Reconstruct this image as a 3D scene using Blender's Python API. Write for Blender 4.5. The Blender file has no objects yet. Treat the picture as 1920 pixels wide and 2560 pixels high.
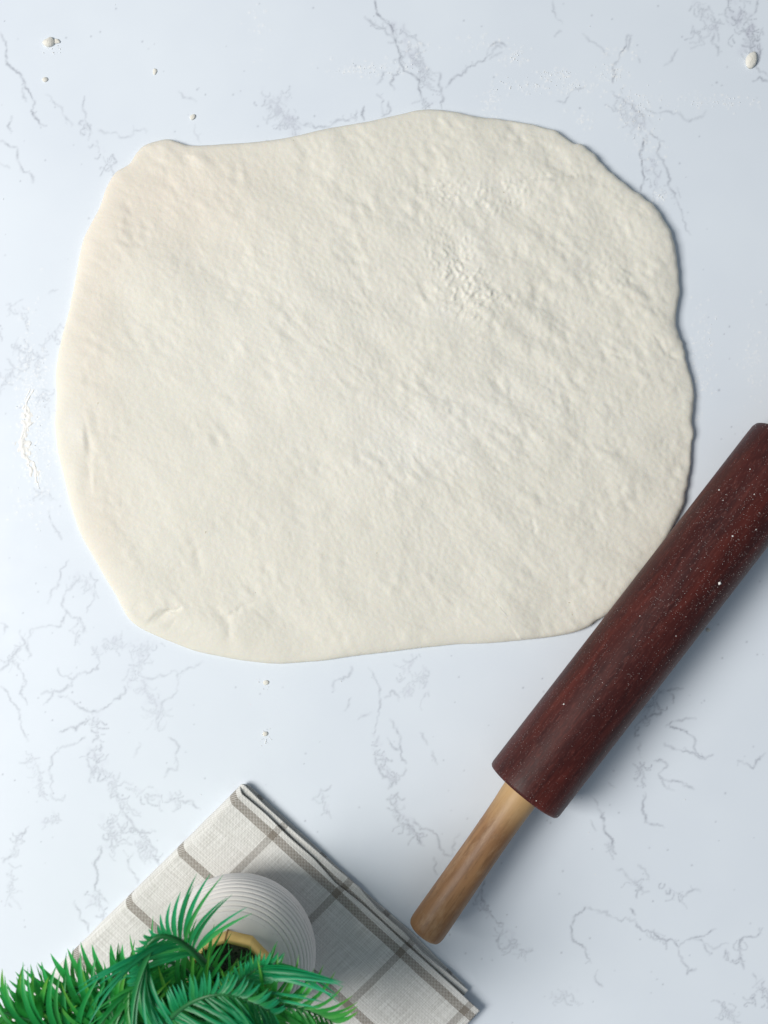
import bpy, math, random
import numpy as np
from mathutils import Vector, Matrix

# ------------------------------------------------------------------ camera, light, exposure
scene = bpy.context.scene
CH = 0.65                     # camera height over the tabletop (m)
FPX = 2600.0                  # focal length in photo pixels (photo 1920 x 2560)
cd = bpy.data.cameras.new('camera'); cam = bpy.data.objects.new('camera', cd)
scene.collection.objects.link(cam); scene.camera = cam
cam.location = (0, 0, CH); cam.rotation_euler = (0, 0, 0)
cd.sensor_fit = 'VERTICAL'; cd.sensor_height = 36.0; cd.lens = 36.0 * FPX / 2560.0
cd.clip_start = 0.01; cd.clip_end = 20
cd.dof.use_dof = True; cd.dof.focus_distance = CH - 0.008; cd.dof.aperture_fstop = 9.0

world = bpy.data.worlds.new('World'); scene.world = world; world.use_nodes = True
wb = world.node_tree.nodes['Background']
wb.inputs[0].default_value = (0.72, 0.86, 1.0, 1); wb.inputs[1].default_value = 0.25

def area(name, loc, target, sx, sy, power, col):
    l = bpy.data.lights.new(name, 'AREA'); l.shape = 'RECTANGLE'; l.size = sx; l.size_y = sy
    l.energy = power; l.color = col
    o = bpy.data.objects.new(name, l); scene.collection.objects.link(o); o.location = loc
    o.rotation_euler = (Vector(target) - Vector(loc)).to_track_quat('-Z', 'Y').to_euler()
    return o
area('window_light', (-1.72, -0.16, 1.90), (0.02, 0.0, 0.0), 1.15, 1.15, 77.0, (1.0, 0.972, 0.93))

scene.view_settings.view_transform = 'Standard'; scene.view_settings.look = 'None'
scene.view_settings.exposure = -0.06; scene.view_settings.gamma = 1.0
scene.view_settings.use_curve_mapping = False
scene.render.resolution_x = 768; scene.render.resolution_y = 1024

# ------------------------------------------------------------------ helpers
rng = np.random.default_rng(7); random.seed(7)
COL = scene.collection

def W(px, py, z=0.0):
    """photo pixel at a height over the table -> world point"""
    s = (CH - z) / FPX
    return Vector(((px - 960) * s, (1280 - py) * s, z))

def mesh_np(name, verts, faces, smooth=True):
    """faces: (n,4) or (n,3) int array or list of arrays"""
    me = bpy.data.meshes.new(name)
    verts = np.asarray(verts, dtype=np.float32)
    fl = faces if isinstance(faces, list) else [faces]
    fl = [np.asarray(f, dtype=np.int32) for f in fl if len(f)]
    me.vertices.add(len(verts)); me.vertices.foreach_set('co', verts.ravel())
    loops = np.concatenate([f.ravel() for f in fl])
    tot = np.concatenate([np.full(len(f), f.shape[1], dtype=np.int32) for f in fl])
    start = np.concatenate([[0], np.cumsum(tot)[:-1]]).astype(np.int32)
    me.loops.add(len(loops)); me.loops.foreach_set('vertex_index', loops)
    me.polygons.add(len(tot)); me.polygons.foreach_set('loop_start', start)
    me.polygons.foreach_set('loop_total', tot)
    if smooth: me.polygons.foreach_set('use_smooth', np.ones(len(tot), dtype=bool))
    me.update(calc_edges=True); me.validate()
    return me

def attr(me, name, arr):
    a = me.attributes.new(name, 'FLOAT', 'POINT'); a.data.foreach_set('value', np.asarray(arr, dtype=np.float32).ravel())

def obj(name, me, mat, parent=None, loc=None):
    o = bpy.data.objects.new(name, me); COL.objects.link(o)
    if me is not None and mat is not None and not me.materials: me.materials.append(mat)
    if parent: o.parent = parent
    if loc is not None: o.location = loc
    return o

def tag(o, label=None, cat=None, group=None, kind=None):
    if label: o['label'] = label
    if cat: o['category'] = cat
    if group: o['group'] = group
    if kind: o['kind'] = kind
    return o

def grid_faces(n, m, wrap=False):
    """n rows, m columns; wrap closes the columns"""
    i = np.arange(n - 1)[:, None]; j = np.arange(m if wrap else m - 1)[None, :]
    j2 = (j + 1) % m
    a = i * m + j; b = i * m + j2; c = (i + 1) * m + j2; d = (i + 1) * m + j
    return np.stack([a, b, c, d], -1).reshape(-1, 4)

def fnoise(shape, wl, aniso=1.0, ang=0.0, seed=0, soft=0.55):
    """band-limited noise, wl = wavelength in cells; aniso > 1 stretches along ang"""
    r = np.random.default_rng(seed)
    f = np.fft.rfft2(r.standard_normal(shape))
    fy = np.fft.fftfreq(shape[0])[:, None]; fx = np.fft.rfftfreq(shape[1])[None, :]
    c, s = math.cos(ang), math.sin(ang)
    u = (fx * c + fy * s) * aniso; v = (-fx * s + fy * c)
    k = np.sqrt(u * u + v * v) * wl
    f *= np.exp(-((k - 1) ** 2) / (2 * soft ** 2)) * (k > 1e-6)
    a = np.fft.irfft2(f, s=shape)
    return a / a.std()

def catmull(pts, n, closed=True):
    P = np.asarray(pts, dtype=float); m = len(P); out = []
    rngk = range(m) if closed else range(m - 1)
    for k in rngk:
        if closed: p0, p1, p2, p3 = P[(k - 1) % m], P[k], P[(k + 1) % m], P[(k + 2) % m]
        else: p0, p1, p2, p3 = P[max(k - 1, 0)], P[k], P[k + 1], P[min(k + 2, m - 1)]
        for t in np.linspace(0, 1, n, endpoint=False):
            out.append(0.5 * (2 * p1 + (p2 - p0) * t + (2 * p0 - 5 * p1 + 4 * p2 - p3) * t * t + (3 * p1 - p0 - 3 * p2 + p3) * t ** 3))
    if not closed: out.append(P[-1])
    return np.array(out)

def resample(P, n, closed=False):
    Q = np.vstack([P, P[:1]]) if closed else P
    d = np.concatenate([[0], np.cumsum(np.linalg.norm(np.diff(Q, axis=0), axis=1))])
    s = np.linspace(0, d[-1], n, endpoint=not closed)
    return np.stack([np.interp(s, d, Q[:, k]) for k in range(Q.shape[1])], 1)

# ------------------------------------------------------------------ node helpers
class N:
    def __init__(self, name):
        self.m = bpy.data.materials.new(name); self.m.use_nodes = True
        self.t = self.m.node_tree; self.p = self.t.nodes['Principled BSDF']; self.out = self.t.nodes['Material Output']
    def n(self, typ, **kw):
        nd = self.t.nodes.new(typ)
        for k, v in kw.items(): setattr(nd, k, v)
        return nd
    def put(self, sock, v):
        if hasattr(v, 'links') or hasattr(v, 'is_linked'): self.t.links.new(v, sock)
        else: sock.default_value = v
    def math(self, op, a, b=0.0, clamp=False):
        nd = self.n('ShaderNodeMath', operation=op, use_clamp=clamp); self.put(nd.inputs[0], a); self.put(nd.inputs[1], b); return nd.outputs[0]
    def mix(self, f, a, b, mode='MIX'):
        nd = self.n('ShaderNodeMix', data_type='RGBA', blend_type=mode); self.put(nd.inputs[0], f)
        for s, v in ((nd.inputs[6], a), (nd.inputs[7], b)):
            self.put(s, v if not isinstance(v, tuple) else (v + (1,) if len(v) == 3 else v))
        return nd.outputs[2]
    def attr(self, name): return self.n('ShaderNodeAttribute', attribute_name=name).outputs['Fac']
    def coord(self, which='Object'): return self.n('ShaderNodeTexCoord').outputs[which]
    def mapping(self, vec, scale=(1, 1, 1), loc=(0, 0, 0), rot=(0, 0, 0)):
        nd = self.n('ShaderNodeMapping'); self.put(nd.inputs[0], vec); nd.inputs[1].default_value = loc
        nd.inputs[2].default_value = rot; nd.inputs[3].default_value = scale; return nd.outputs[0]
    def noise(self, vec, scale, detail=4, rough=0.55, dist=0.0):
        nd = self.n('ShaderNodeTexNoise'); self.put(nd.inputs['Vector'], vec); nd.inputs['Scale'].default_value = scale
        nd.inputs['Detail'].default_value = detail; nd.inputs['Roughness'].default_value = rough; nd.inputs['Distortion'].default_value = dist
        return nd.outputs[0]
    def ramp(self, fac, *stops, interp='LINEAR'):
        nd = self.n('ShaderNodeValToRGB'); self.put(nd.inputs[0], fac); cr = nd.color_ramp; cr.interpolation = interp
        while len(cr.elements) < len(stops): cr.elements.new(0.5)
        for e, (p, c) in zip(cr.elements, stops):
            e.position = p; e.color = (c, c, c, 1) if not isinstance(c, tuple) else c + (1,)
        return nd.outputs[0]
    def bump(self, h, strength, dist):
        nd = self.n('ShaderNodeBump'); self.put(nd.inputs['Height'], h); nd.inputs['Strength'].default_value = strength
        nd.inputs['Distance'].default_value = dist; self.put(self.p.inputs['Normal'], nd.outputs[0]); return nd
    def base(self, c, rough=None, spec=None):
        self.put(self.p.inputs['Base Color'], c if not isinstance(c, tuple) else c + (1,))
        if rough is not None: self.put(self.p.inputs['Roughness'], rough)
        if spec is not None: self.p.inputs['Specular IOR Level'].default_value = spec

# ------------------------------------------------------------------ tabletop with its marble veins
STEP = 2.6
gx = np.arange(-90, 2010.1, STEP); gy = np.arange(-90, 2650.1, STEP)
GW, GH = len(gx), len(gy)
vein = np.zeros((GH, GW)); fill = np.zeros((GH, GW)); dust = np.zeros((GH, GW))

def stamp(A, x, y, sig, val, mode='max'):
    cx = (x - gx[0]) / STEP; cy = (y - gy[0]) / STEP; r = int(sig * 3 / STEP) + 2
    i0, i1 = max(int(cy) - r, 0), min(int(cy) + r + 2, GH); j0, j1 = max(int(cx) - r, 0), min(int(cx) + r + 2, GW)
    if i0 >= i1 or j0 >= j1: return
    yy = (np.arange(i0, i1) - cy)[:, None] * STEP; xx = (np.arange(j0, j1) - cx)[None, :] * STEP
    g = val * np.exp(-(xx * xx + yy * yy) / (2 * sig * sig))
    if mode == 'max': A[i0:i1, j0:j1] = np.maximum(A[i0:i1, j0:j1], g)
    else: A[i0:i1, j0:j1] = np.minimum(A[i0:i1, j0:j1] + g, 1.0)

def rough_path(P, jit, step=2.4):
    P = [np.array(p, float) for p in P]
    while True:
        Q = []; longest = 0
        for a, b in zip(P[:-1], P[1:]):
            L = np.linalg.norm(b - a); longest = max(longest, L)
            Q.append(a)
            if L > step:
                nrm = np.array([-(b - a)[1], (b - a)[0]]) / L
                Q.append((a + b) / 2 + nrm * rng.normal() * L * jit)
        Q.append(P[-1]); P = Q
        if longest <= step: return np.array(P)

def vline(P, k=0.6, sig=1.7, jit=0.13):
    R = rough_path(P, jit); n = len(R)
    m = np.clip(np.interp(np.arange(n), np.arange(0, n + 12, 6), rng.uniform(0.22, 1.2, len(np.arange(0, n + 12, 6)))), 0.06, 1)
    th = np.interp(np.arange(n), np.arange(0, n + 20, 10), rng.uniform(0.75, 1.5, len(np.arange(0, n + 20, 10))))
    e = np.minimum(1, np.minimum(np.arange(n) + 1, n - np.arange(n)) / 8.0)
    for (x, y), a, t, q in zip(R, m, th, e): stamp(vein, x, y, sig * t, k * a * (0.4 + 0.6 * q))
    n2 = int(n / 26)                                        # little side hairs
    for _ in range(n2):
        i = rng.integers(0, n); squiggle(R[i], rng.uniform(5, 18), k * 0.55, 1.35)

def squiggle(p, L, k, sig, ang=None):
    a = rng.uniform(0, 2 * math.pi) if ang is None else ang
    x, y = p; c = rng.normal() * 0.12
    for s in range(int(L / 2)):
        stamp(vein, x, y, sig * rng.uniform(0.8, 1.2), k * rng.uniform(0.4, 1.0))
        x += 2 * math.cos(a); y += 2 * math.sin(a); a += c + rng.normal() * 0.27
        if rng.random() < 0.08: c = rng.normal() * 0.25

def web(P, w, k=0.6, dens=1.0, f=0.5):
    R = rough_path(P, 0.10); n = len(R); w = w * 0.5
    L = np.linalg.norm(np.diff(R, axis=0), axis=1).sum() + w
    for _ in range(int(L * w / 120 * dens) + 4):
        p = R[rng.integers(0, n)] + rng.normal(size=2) * w * 0.5
        squiggle(p, rng.uniform(10, 44), k * rng.uniform(0.35, 1.0), rng.uniform(1.2, 1.9), rng.normal() * 0.7 + math.pi / 2)
    for _ in range(int(L * w / 170) + 2):
        p = R[rng.integers(0, n)] + rng.normal(size=2) * w * 0.42
        stamp(fill, p[0], p[1], max(w * rng.uniform(0.12, 0.3), 3.0), f * 0.42 * rng.uniform(0.3, 1), 'add')

def T(off, s, pts): return [(off[0] + s * x, off[1] + s * y) for x, y in pts]

def veins():
    z, o = .422, (0, 0)
    for k, P in ((.8, [(0,190),(40,290),(40,380),(130,460),(150,520),(190,580),(185,660),(210,700),(275,745)]), (.5, [(135,520),(155,600)]),
                 (.6, [(70,690),(45,745),(65,790)]), (.6, [(0,835),(60,870),(105,880),(105,950),(140,1020),(195,1050),(195,1080)]),
                 (.5, [(0,965),(55,995)]), (.4, [(270,560),(340,620),(370,670),(430,740)]), (.6, [(500,570),(510,690),(545,790)]),
                 (.35, [(580,770),(620,790),(870,780)]), (.35, [(1060,540),(1130,580),(1160,600)]), (.3, [(1155,740),(1190,850)])): vline(T(o, z, P), k)
    web(T(o, z, [(490,720),(545,850),(600,890),(655,940),(660,1020)]), 26, .65)
    o = (600, 0)
    web(T(o, z, [(150,560),(200,640),(330,770)]), 56, .6, 1.2); web(T(o, z, [(220,560),(240,690)]), 40, .5)
    web(T(o, z, [(880,140),(960,190),(990,300),(1060,400),(1100,440)]), 44, .6, 1.0, 1.0); web(T(o, z, [(1085,595),(1160,600)]), 16, .8)
    web(T(o, z, [(1100,490),(1125,510)]), 22, .6); web(T(o, z, [(1110,400),(1100,440)]), 20, .6)
    for k, P in ((.55, [(370,740),(470,750),(600,710),(690,700)]), (.9, [(800,0),(820,90),(880,140),(910,210),(940,300),(945,370),(1020,440),(1060,520),(1080,590)]),
                 (.55, [(740,100),(810,150),(900,210)]), (.5, [(1000,210),(1050,240),(1095,270)]), (.5, [(1050,240),(1055,440)]),
                 (.6, [(945,400),(940,440),(900,440),(910,470),(890,490),(915,530)]), (.6, [(840,420),(840,470),(810,500)]), (.5, [(810,560),(850,600),(850,680)]),
                 (.6, [(880,600),(845,690)]), (.8, [(735,630),(720,680),(735,710)]), (.7, [(690,650),(685,715)]), (.9, [(1088,590),(1090,645)]),
                 (.6, [(1170,430),(1195,520),(1205,580),(1195,645)]), (.6, [(1220,520),(1280,450),(1380,390),(1450,350),(1470,290),(1530,250),(1580,275)]),
                 (.5, [(1480,350),(1550,310)]), (.5, [(1460,340),(1550,280)])): vline(T(o, z, P), k)
    o = (1220, 0)
    for k, P in ((.4, [(385,0),(400,80),(440,140)]), (.6, [(430,185),(395,215)]), (.35, [(560,200),(650,270),(720,330)]), (.85, [(850,210),(820,270),(780,340),(750,450),(740,490)]),
                 (.5, [(840,220),(830,300)]), (.4, [(1125,290),(1090,350),(1045,390)]), (.6, [(890,340),(900,370)]), (.45, [(400,600),(480,560),(570,515)]),
                 (.55, [(730,540),(770,580),(850,620),(920,680),(930,760)]), (.95, [(920,820),(900,920),(915,1020),(920,1080),(905,1130)]),
                 (.6, [(960,780),(1000,900),(1040,960),(1080,1060),(1090,1130),(1110,1170)]), (.7, [(1120,1110),(1140,1170)]), (.4, [(1110,1170),(1150,1270),(1200,1390)]),
                 (.45, [(940,650),(1060,660),(1150,690),(1230,700),(1290,660)]), (.6, [(1600,0),(1570,90)]), (.8, [(1610,280),(1590,400),(1659,450)]),
                 (.7, [(1570,480),(1610,455),(1659,480)]), (.6, [(1340,200),(1330,260),(1360,330)])): vline(T(o, z, P), k)
    web(T(o, z, [(780,600),(850,660),(920,740)]), 60, .45); web(T(o, z, [(960,930),(1020,1100)]), 34, .45, .8, 1.0)
    web(T(o, z, [(1230,0),(1290,100),(1340,200)]), 44, .6); web(T(o, z, [(1200,150),(1260,240)]), 24, .6); web(T(o, z, [(1450,0),(1480,100),(1560,200),(1590,290)]), 56, .85, 1.2, .9)
    z, o = .452, (0, 500)
    web(T(o, z, [(40,570),(100,600),(110,660)]), 16, .6); web(T(o, z, [(340,680),(270,730),(230,830),(150,890),(80,930),(0,1000)]), 20, .55, 1.3)
    web(T(o, z, [(100,780),(150,860)]), 30, .5); web(T(o, z, [(215,890),(200,960)]), 14, .5); web(T(o, z, [(250,1050),(290,1160)]), 24, .55)
    web(T(o, z, [(200,1600),(280,1640)]), 24, .4)
    for k, P in ((.5, [(145,640),(155,700)]), (.5, [(0,730),(10,780)]), (.5, [(40,880),(80,930),(60,1000),(0,1080)]), (.5, [(270,1720),(300,1810),(340,1880)]), (.4, [(270,515),(320,495)])): vline(T(o, z, P), k)
    z, o = .4522, (0, 1400)
    for k, P in ((.5, [(380,0),(335,50),(330,110),(265,240)]), (.45, [(500,60),(540,110),(520,200),(480,290)]), (.45, [(440,90),(350,200),(340,250),(370,290),(440,320),(460,400)]),
                 (.5, [(370,295),(240,370),(165,400),(150,460),(155,550)]), (.4, [(0,350),(40,370),(20,410)]), (.5, [(110,390),(85,520),(0,610)]), (.5, [(85,560),(130,640),(110,740),(150,800)]),
                 (.5, [(0,700),(60,780),(110,870),(125,940),(155,1000)]), (.5, [(510,480),(550,560),(500,620),(400,660),(340,640),(320,600)]), (.55, [(400,660),(300,720),(230,740)]), (.5, [(300,720),(240,800)]),
                 (.55, [(320,750),(400,780),(450,820),(540,840),(600,800),(690,700)]), (.6, [(330,950),(420,940),(500,880)]), (.5, [(470,980),(330,1040),(290,1080),(270,1160),(290,1290),(310,1330),(360,1300)]),
                 (.5, [(990,1330),(1060,1330),(1110,1380)]), (.5, [(500,1060),(500,1230)]), (.5, [(860,1500),(740,1480),(690,1400)]), (.55, [(820,1540),(880,1680)]), (.5, [(740,1620),(760,1790)]),
                 (.6, [(560,1580),(530,1660),(540,1770),(530,1830),(600,1900)]), (.5, [(400,1900),(450,1990),(490,2010),(490,2060)]), (.35, [(1120,560),(980,650),(950,760),(860,900)]), (.35, [(860,650),(980,620)]),
                 (.45, [(930,980),(985,1050),(980,1160),(910,1200)]), (.4, [(780,1020),(740,1090)]), (.5, [(290,1390),(340,1440)]), (.55, [(150,1480),(90,1540),(60,1640),(20,1670)]), (.35, [(800,655),(880,640)])): vline(T(o, z, P), k)
    for w, k, P in ((22, .5, [(100,450),(70,560)]), (18, .5, [(430,320),(440,440)]), (26, .45, [(700,380),(620,480),(510,480)]), (44, .45, [(640,460),(760,480),(870,470)]), (34, .45, [(840,480),(740,620),(700,690)]),
                    (40, .65, [(480,860),(560,900),(540,1000),(560,1180)]), (32, .6, [(540,1160),(680,1220),(780,1280),(910,1320),(990,1330)]), (36, .6, [(620,1220),(660,1340),(740,1410)]), (46, .6, [(560,1440),(650,1520),(640,1600)]),
                    (46, .6, [(700,1440),(760,1550),(840,1640)]), (40, .6, [(500,1850),(560,1950)]), (50, .35, [(790,660),(860,780),(880,900)]), (28, .5, [(180,1080),(200,1180),(250,1310)]), (28, .45, [(240,1440),(320,1430)]),
                    (24, .55, [(110,1500),(70,1620)]), (28, .4, [(60,1700),(30,1900)]), (30, .4, [(400,80),(480,120),(520,170)])): web(T(o, z, P), w, k)
    z, o = .422, (600, 1600)
    for k, P in ((.5, [(760,160),(800,230),(825,330),(830,400),(800,520),(790,570)]), (.45, [(550,260),(640,220),(660,160)]), (.4, [(560,240),(560,300)]), (.45, [(660,340),(620,420)]), (.5, [(860,340),(900,300),(940,360)]),
                 (.4, [(780,430),(700,470)]), (.6, [(890,470),(930,520),(950,640),(985,730)]), (.55, [(870,580),(900,630),(950,650)]), (.65, [(800,700),(850,810),(920,850)]), (.6, [(980,760),(940,830),(880,880)]),
                 (.7, [(890,940),(940,1080),(1090,1220)]), (.55, [(1030,1060),(1140,1130),(1190,1240),(1250,1280),(1300,1150)]), (.5, [(1150,1290),(1170,1390)]), (.4, [(1070,550),(1110,620)]), (.35, [(1140,660),(1170,740)]),
                 (.6, [(1450,1420),(1430,1540),(1480,1620),(1560,1680),(1520,1780),(1560,1850)])): vline(T(o, z, P), k)
    for w, k, P in ((26, .4, [(1040,80),(1000,280),(1000,330)]), (26, .4, [(1080,170),(1090,330)]), (34, .6, [(800,590),(860,720),(930,830)]), (34, .65, [(920,900),(960,1050),(1080,1200)]), (16, .55, [(480,880),(500,1050)]),
                    (24, .65, [(1430,1480),(1460,1600)]), (34, .5, [(1580,1730),(1640,1820)])): web(T(o, z, P), w, k, 1.1, .9)
    z, o = .3887, (1300, 1700)
    for k, P in ((.6, [(880,80),(980,60),(1050,55)]), (.7, [(970,90),(985,150)]), (.7, [(820,250),(900,220),(910,180)]), (.6, [(940,290),(1010,260),(1130,250)]), (.75, [(960,290),(1060,330),(1130,390),(1135,470),(1190,510),(1240,480)]),
                 (.6, [(930,410),(1030,450),(1190,510)]), (.4, [(775,400),(780,500)]), (.6, [(860,520),(950,550),(890,600),(960,650),(1050,670)]), (.6, [(890,610),(920,670),(990,710)]), (.5, [(1050,680),(1120,705)]),
                 (.65, [(1400,520),(1500,570),(1540,510),(1580,470)]), (.6, [(570,660),(605,690)]), (.75, [(805,720),(790,790),(810,870),(805,915),(860,930),(930,950)]), (.4, [(450,740),(520,850)]),
                 (.8, [(520,850),(540,920),(570,1000),(600,1080)]), (.4, [(450,900),(490,970)]), (.45, [(620,1220),(720,1290),(830,1360)]), (.5, [(760,1190),(830,1290)]), (.6, [(1060,1390),(1160,1360)]),
                 (.65, [(430,1460),(360,1510),(340,1570),(345,1680),(420,1750),(450,1810)]), (.4, [(430,1465),(560,1490),(620,1530),(740,1540)]), (.75, [(740,1540),(860,1620),(940,1680),(1020,1720),(1100,1660),(1260,1600)]),
                 (.8, [(710,1470),(740,1510)]), (.5, [(1110,1660),(1190,1710),(1220,1770)]), (.4, [(1190,1695),(1340,1695)]), (.55, [(1020,1730),(1050,1820),(1075,1890),(1130,1860)]),
                 (.7, [(1540,1600),(1480,1650),(1410,1700),(1420,1790),(1440,1860)]), (.5, [(490,1880),(490,1940),(530,1970)]), (.5, [(1500,1890),(1520,1940)])): vline(T(o, z, P), k)
    for w, k, P in ((40, .85, [(870,100),(800,220),(790,310)]), (30, .7, [(790,510),(800,640)]), (24, .6, [(560,1040),(610,1080)]), (20, .65, [(720,1290),(800,1340)]), (16, .75, [(930,1310),(1000,1370),(1060,1390)]),
                    (12, .8, [(1410,1710),(1420,1800)]), (14, .7, [(1320,1750),(1340,1770)]), (24, .5, [(220,2030),(360,2010)]), (20, .5, [(0,1750),(70,1730)]), (16, .7, [(1500,2020),(1500,2090)]), (22, .7, [(1570,1880),(1590,2080)]),
                    (20, .65, [(1280,2050),(1300,2160)]), (30, .5, [(1330,2100),(1370,2180)]), (14, .7, [(860,1620),(940,1680)])): web(T(o, z, P), w, k, 1.1)
    # specks in the stone
    for _ in range(420):
        stamp(vein, rng.uniform(0, 1920), rng.uniform(0, 2560), rng.uniform(1.1, 1.9), rng.uniform(.2, .75))
    # flour dusted on the table
    for n, cx, cy, sx, sy in ((60,1590,275,30,36), (50,1340,215,60,14), (40,1390,185,30,8), (40,1470,220,30,10), (40,1530,185,22,14), (50,940,170,50,12), (40,890,173,25,6), (25,640,60,20,50), (30,1040,120,20,10),
                              (30,1220,105,40,14), (40,1290,140,20,14), (50,1780,255,60,12), (30,1460,300,12,12), (40,1650,490,12,10), (60,1760,860,22,50), (40,1750,960,20,40), (60,1890,880,15,60), (40,1230,260,14,20),
                              (420,80,1060,22,110), (60,120,1180,30,60), (60,80,930,20,60), (30,1540,130,30,10), (40,1620,360,20,30)):
        for _ in range(n):
            stamp(dust, rng.normal(cx, sx), rng.normal(cy, sy), rng.uniform(1.4, 3.2), rng.uniform(.3, 1))
veins()
# plain outer columns so that the sheet runs on beyond the picture
ox = np.concatenate([np.linspace(-3600, gx[0] - 40, 30), gx, np.linspace(gx[-1] + 40, 5600, 30)])
oy = np.concatenate([np.linspace(-3000, gy[0] - 40, 30), gy, np.linspace(gy[-1] + 40, 5600, 30)])
XX, YY = np.meshgrid(ox, oy)
def pad(A): return np.pad(A, 30)
mk = np.minimum(np.minimum(XX + 90, 2010 - XX), np.minimum(YY + 90, 2650 - YY))
tv = np.stack([(XX - 960) / 4000, (1280 - YY) / 4000, np.zeros_like(XX)], -1).reshape(-1, 3)
tm = mesh_np('tabletop', tv, grid_faces(len(oy), len(ox))[:, ::-1])
attr(tm, 'vein', pad(vein)); attr(tm, 'fill', pad(fill)); attr(tm, 'dust', pad(dust)); attr(tm, 'outer', np.clip(-mk / 200, 0, 1))
m = N('marble'); co = m.coord()
mott = m.ramp(m.noise(co, 9, 3), (.35, 0.0), (.7, 1.0))
c = m.mix(mott, (.735, .788, .855), (.775, .828, .888))
c = m.mix(m.math('MULTIPLY', m.attr('fill'), m.noise(co, 300, 4, .6), True), c, (.50, .50, .60))
nz = m.ramp(m.noise(co, 420, 3, .6), (.30, .72), (.60, 1.0))
far = m.n('ShaderNodeTexVoronoi', feature='DISTANCE_TO_EDGE'); far.inputs['Scale'].default_value = 9
dn = m.n('ShaderNodeTexNoise'); m.put(dn.inputs['Vector'], co); dn.inputs['Scale'].default_value = 25; dn.inputs['Detail'].default_value = 6
va = m.n('ShaderNodeVectorMath', operation='MULTIPLY_ADD'); m.put(va.inputs[0], dn.outputs['Color']); va.inputs[1].default_value = (.09, .09, 0); m.put(va.inputs[2], co)
m.put(far.inputs['Vector'], va.outputs[0])
fv = m.math('MULTIPLY', m.math('MULTIPLY', m.ramp(far.outputs[0], (0, 1.0), (.025, 0.0)), m.ramp(m.noise(co, 14, 3), (.45, 0.0), (.6, .6))), m.attr('outer'))
v = m.math('MAXIMUM', m.math('MULTIPLY', m.attr('vein'), nz), fv)
c = m.mix(m.math('MULTIPLY', v, .88, True), c, (.235, .25, .30))
c = m.mix(m.math('MULTIPLY', m.attr('dust'), m.ramp(m.noise(co, 700, 2), (.42, 0.0), (.6, .9)), True), c, (.93, .93, .92))
m.base(c, m.ramp(m.noise(co, 60, 3), (.3, .42), (.7, .55)), .35)
hb = m.math('ADD', m.math('MULTIPLY', m.attr('dust'), m.noise(co, 900, 2)), 0.0)
m.bump(hb, .25, .0005)
table = obj('tabletop', tm, m.m); tag(table, kind='structure')
tag(table, 'pale blue-white marbled tabletop with fine grey veins')

# ------------------------------------------------------------------ rolled-out dough
OUT = [(139,1000),(139,921),(151,851),(170,780),(186,699),(198,634),(211,588),(246,520),(263,471),(287,430),(320,409),(339,382),(358,363),(393,351),(420,346),(442,352),(469,360),(512,362),(572,358),
       (642,352),(729,340),(821,319),(914,303),(1000,284),(1058,273),(1129,276),(1178,286),(1243,295),(1308,306),(1373,321),(1400,332),(1433,356),(1454,360),(1487,385),(1514,417),(1552,452),(1574,469),(1601,482),
       (1636,517),(1666,561),(1688,610),(1699,664),(1700,707),(1703,745),(1697,783),(1694,821),(1707,862),(1720,903),(1730,941),(1734,989),(1734,1032),(1738,1066),(1738,1092),(1728,1117),(1726,1158),(1724,1196),
       (1716,1240),(1703,1278),(1665,1350),(1618,1420),(1568,1485),(1525,1533),(1491,1553),(1470,1568),(1421,1585),(1334,1598),(1225,1608),(1117,1614),(1008,1626),(887,1641),(783,1654),(697,1660),(615,1654),
       (561,1644),(490,1629),(425,1605),(382,1586),(344,1567),(317,1542),(290,1491),(257,1437),(225,1380),(198,1331),(176,1266),(160,1201),(146,1141),(139,1098),(135,1054)]
DS = 2.0; DH, DW = 1280, 960
yy, xx = np.mgrid[0:DH, 0:DW]; PX = xx * DS; PY = yy * DS
def blob(cx, cy, sx, sy, ang=0.0):
    c, s = math.cos(ang), math.sin(ang); u = (PX - cx) * c + (PY - cy) * s; w = -(PX - cx) * s + (PY - cy) * c
    return np.exp(-(u / sx) ** 2 / 2 - (w / sy) ** 2 / 2)
def crease(P, sig, jit=0.08):
    R = rough_path(P, jit, 3.0); A = np.zeros((DH, DW)); n = len(R)
    for q, (x, y) in enumerate(R):
        s = sig * (0.5 + 0.5 * math.sin(math.pi * (q + .5) / n)); r = int(3 * sig / DS) + 2; cx, cy = x / DS, y / DS
        i0, i1, j0, j1 = max(int(cy) - r, 0), min(int(cy) + r + 2, DH), max(int(cx) - r, 0), min(int(cx) + r + 2, DW)
        e = math.sin(math.pi * (q + .5) / n) ** .5
        g = e * np.exp(-(((np.arange(i0, i1) - cy)[:, None] * DS) ** 2 + ((np.arange(j0, j1) - cx)[None, :] * DS) ** 2) / (2 * s * s))
        A[i0:i1, j0:j1] = np.maximum(A[i0:i1, j0:j1], g)
    return A * 1.8
sh = (DH, DW)
rough = 0.55 + 0.55 * blob(1400, 620, 420, 420) + .2 * blob(1500, 1200, 350, 350) - .15 * blob(500, 1200, 300, 300)
HM = 1.2 * (0.34 * fnoise(sh, 150, 1.5, .5, 1) + 0.20 * fnoise(sh, 55, 1.6, .6, 2) * rough + 0.135 * fnoise(sh, 20, 1.7, .75, 3) * rough * (0.6 + .5 * np.clip(fnoise(sh, 90, 1, 0, 5), -1, 1.5))
      + .05 * fnoise(sh, 9, 1.5, .8, 4) * rough)
lum = np.clip(.8 * fnoise(sh, 12, 1.2, .4, 11, .9) + .6 * fnoise(sh, 26, 1.2, .4, 14), -.3, 2.2)          # crumbly dried spots
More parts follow.
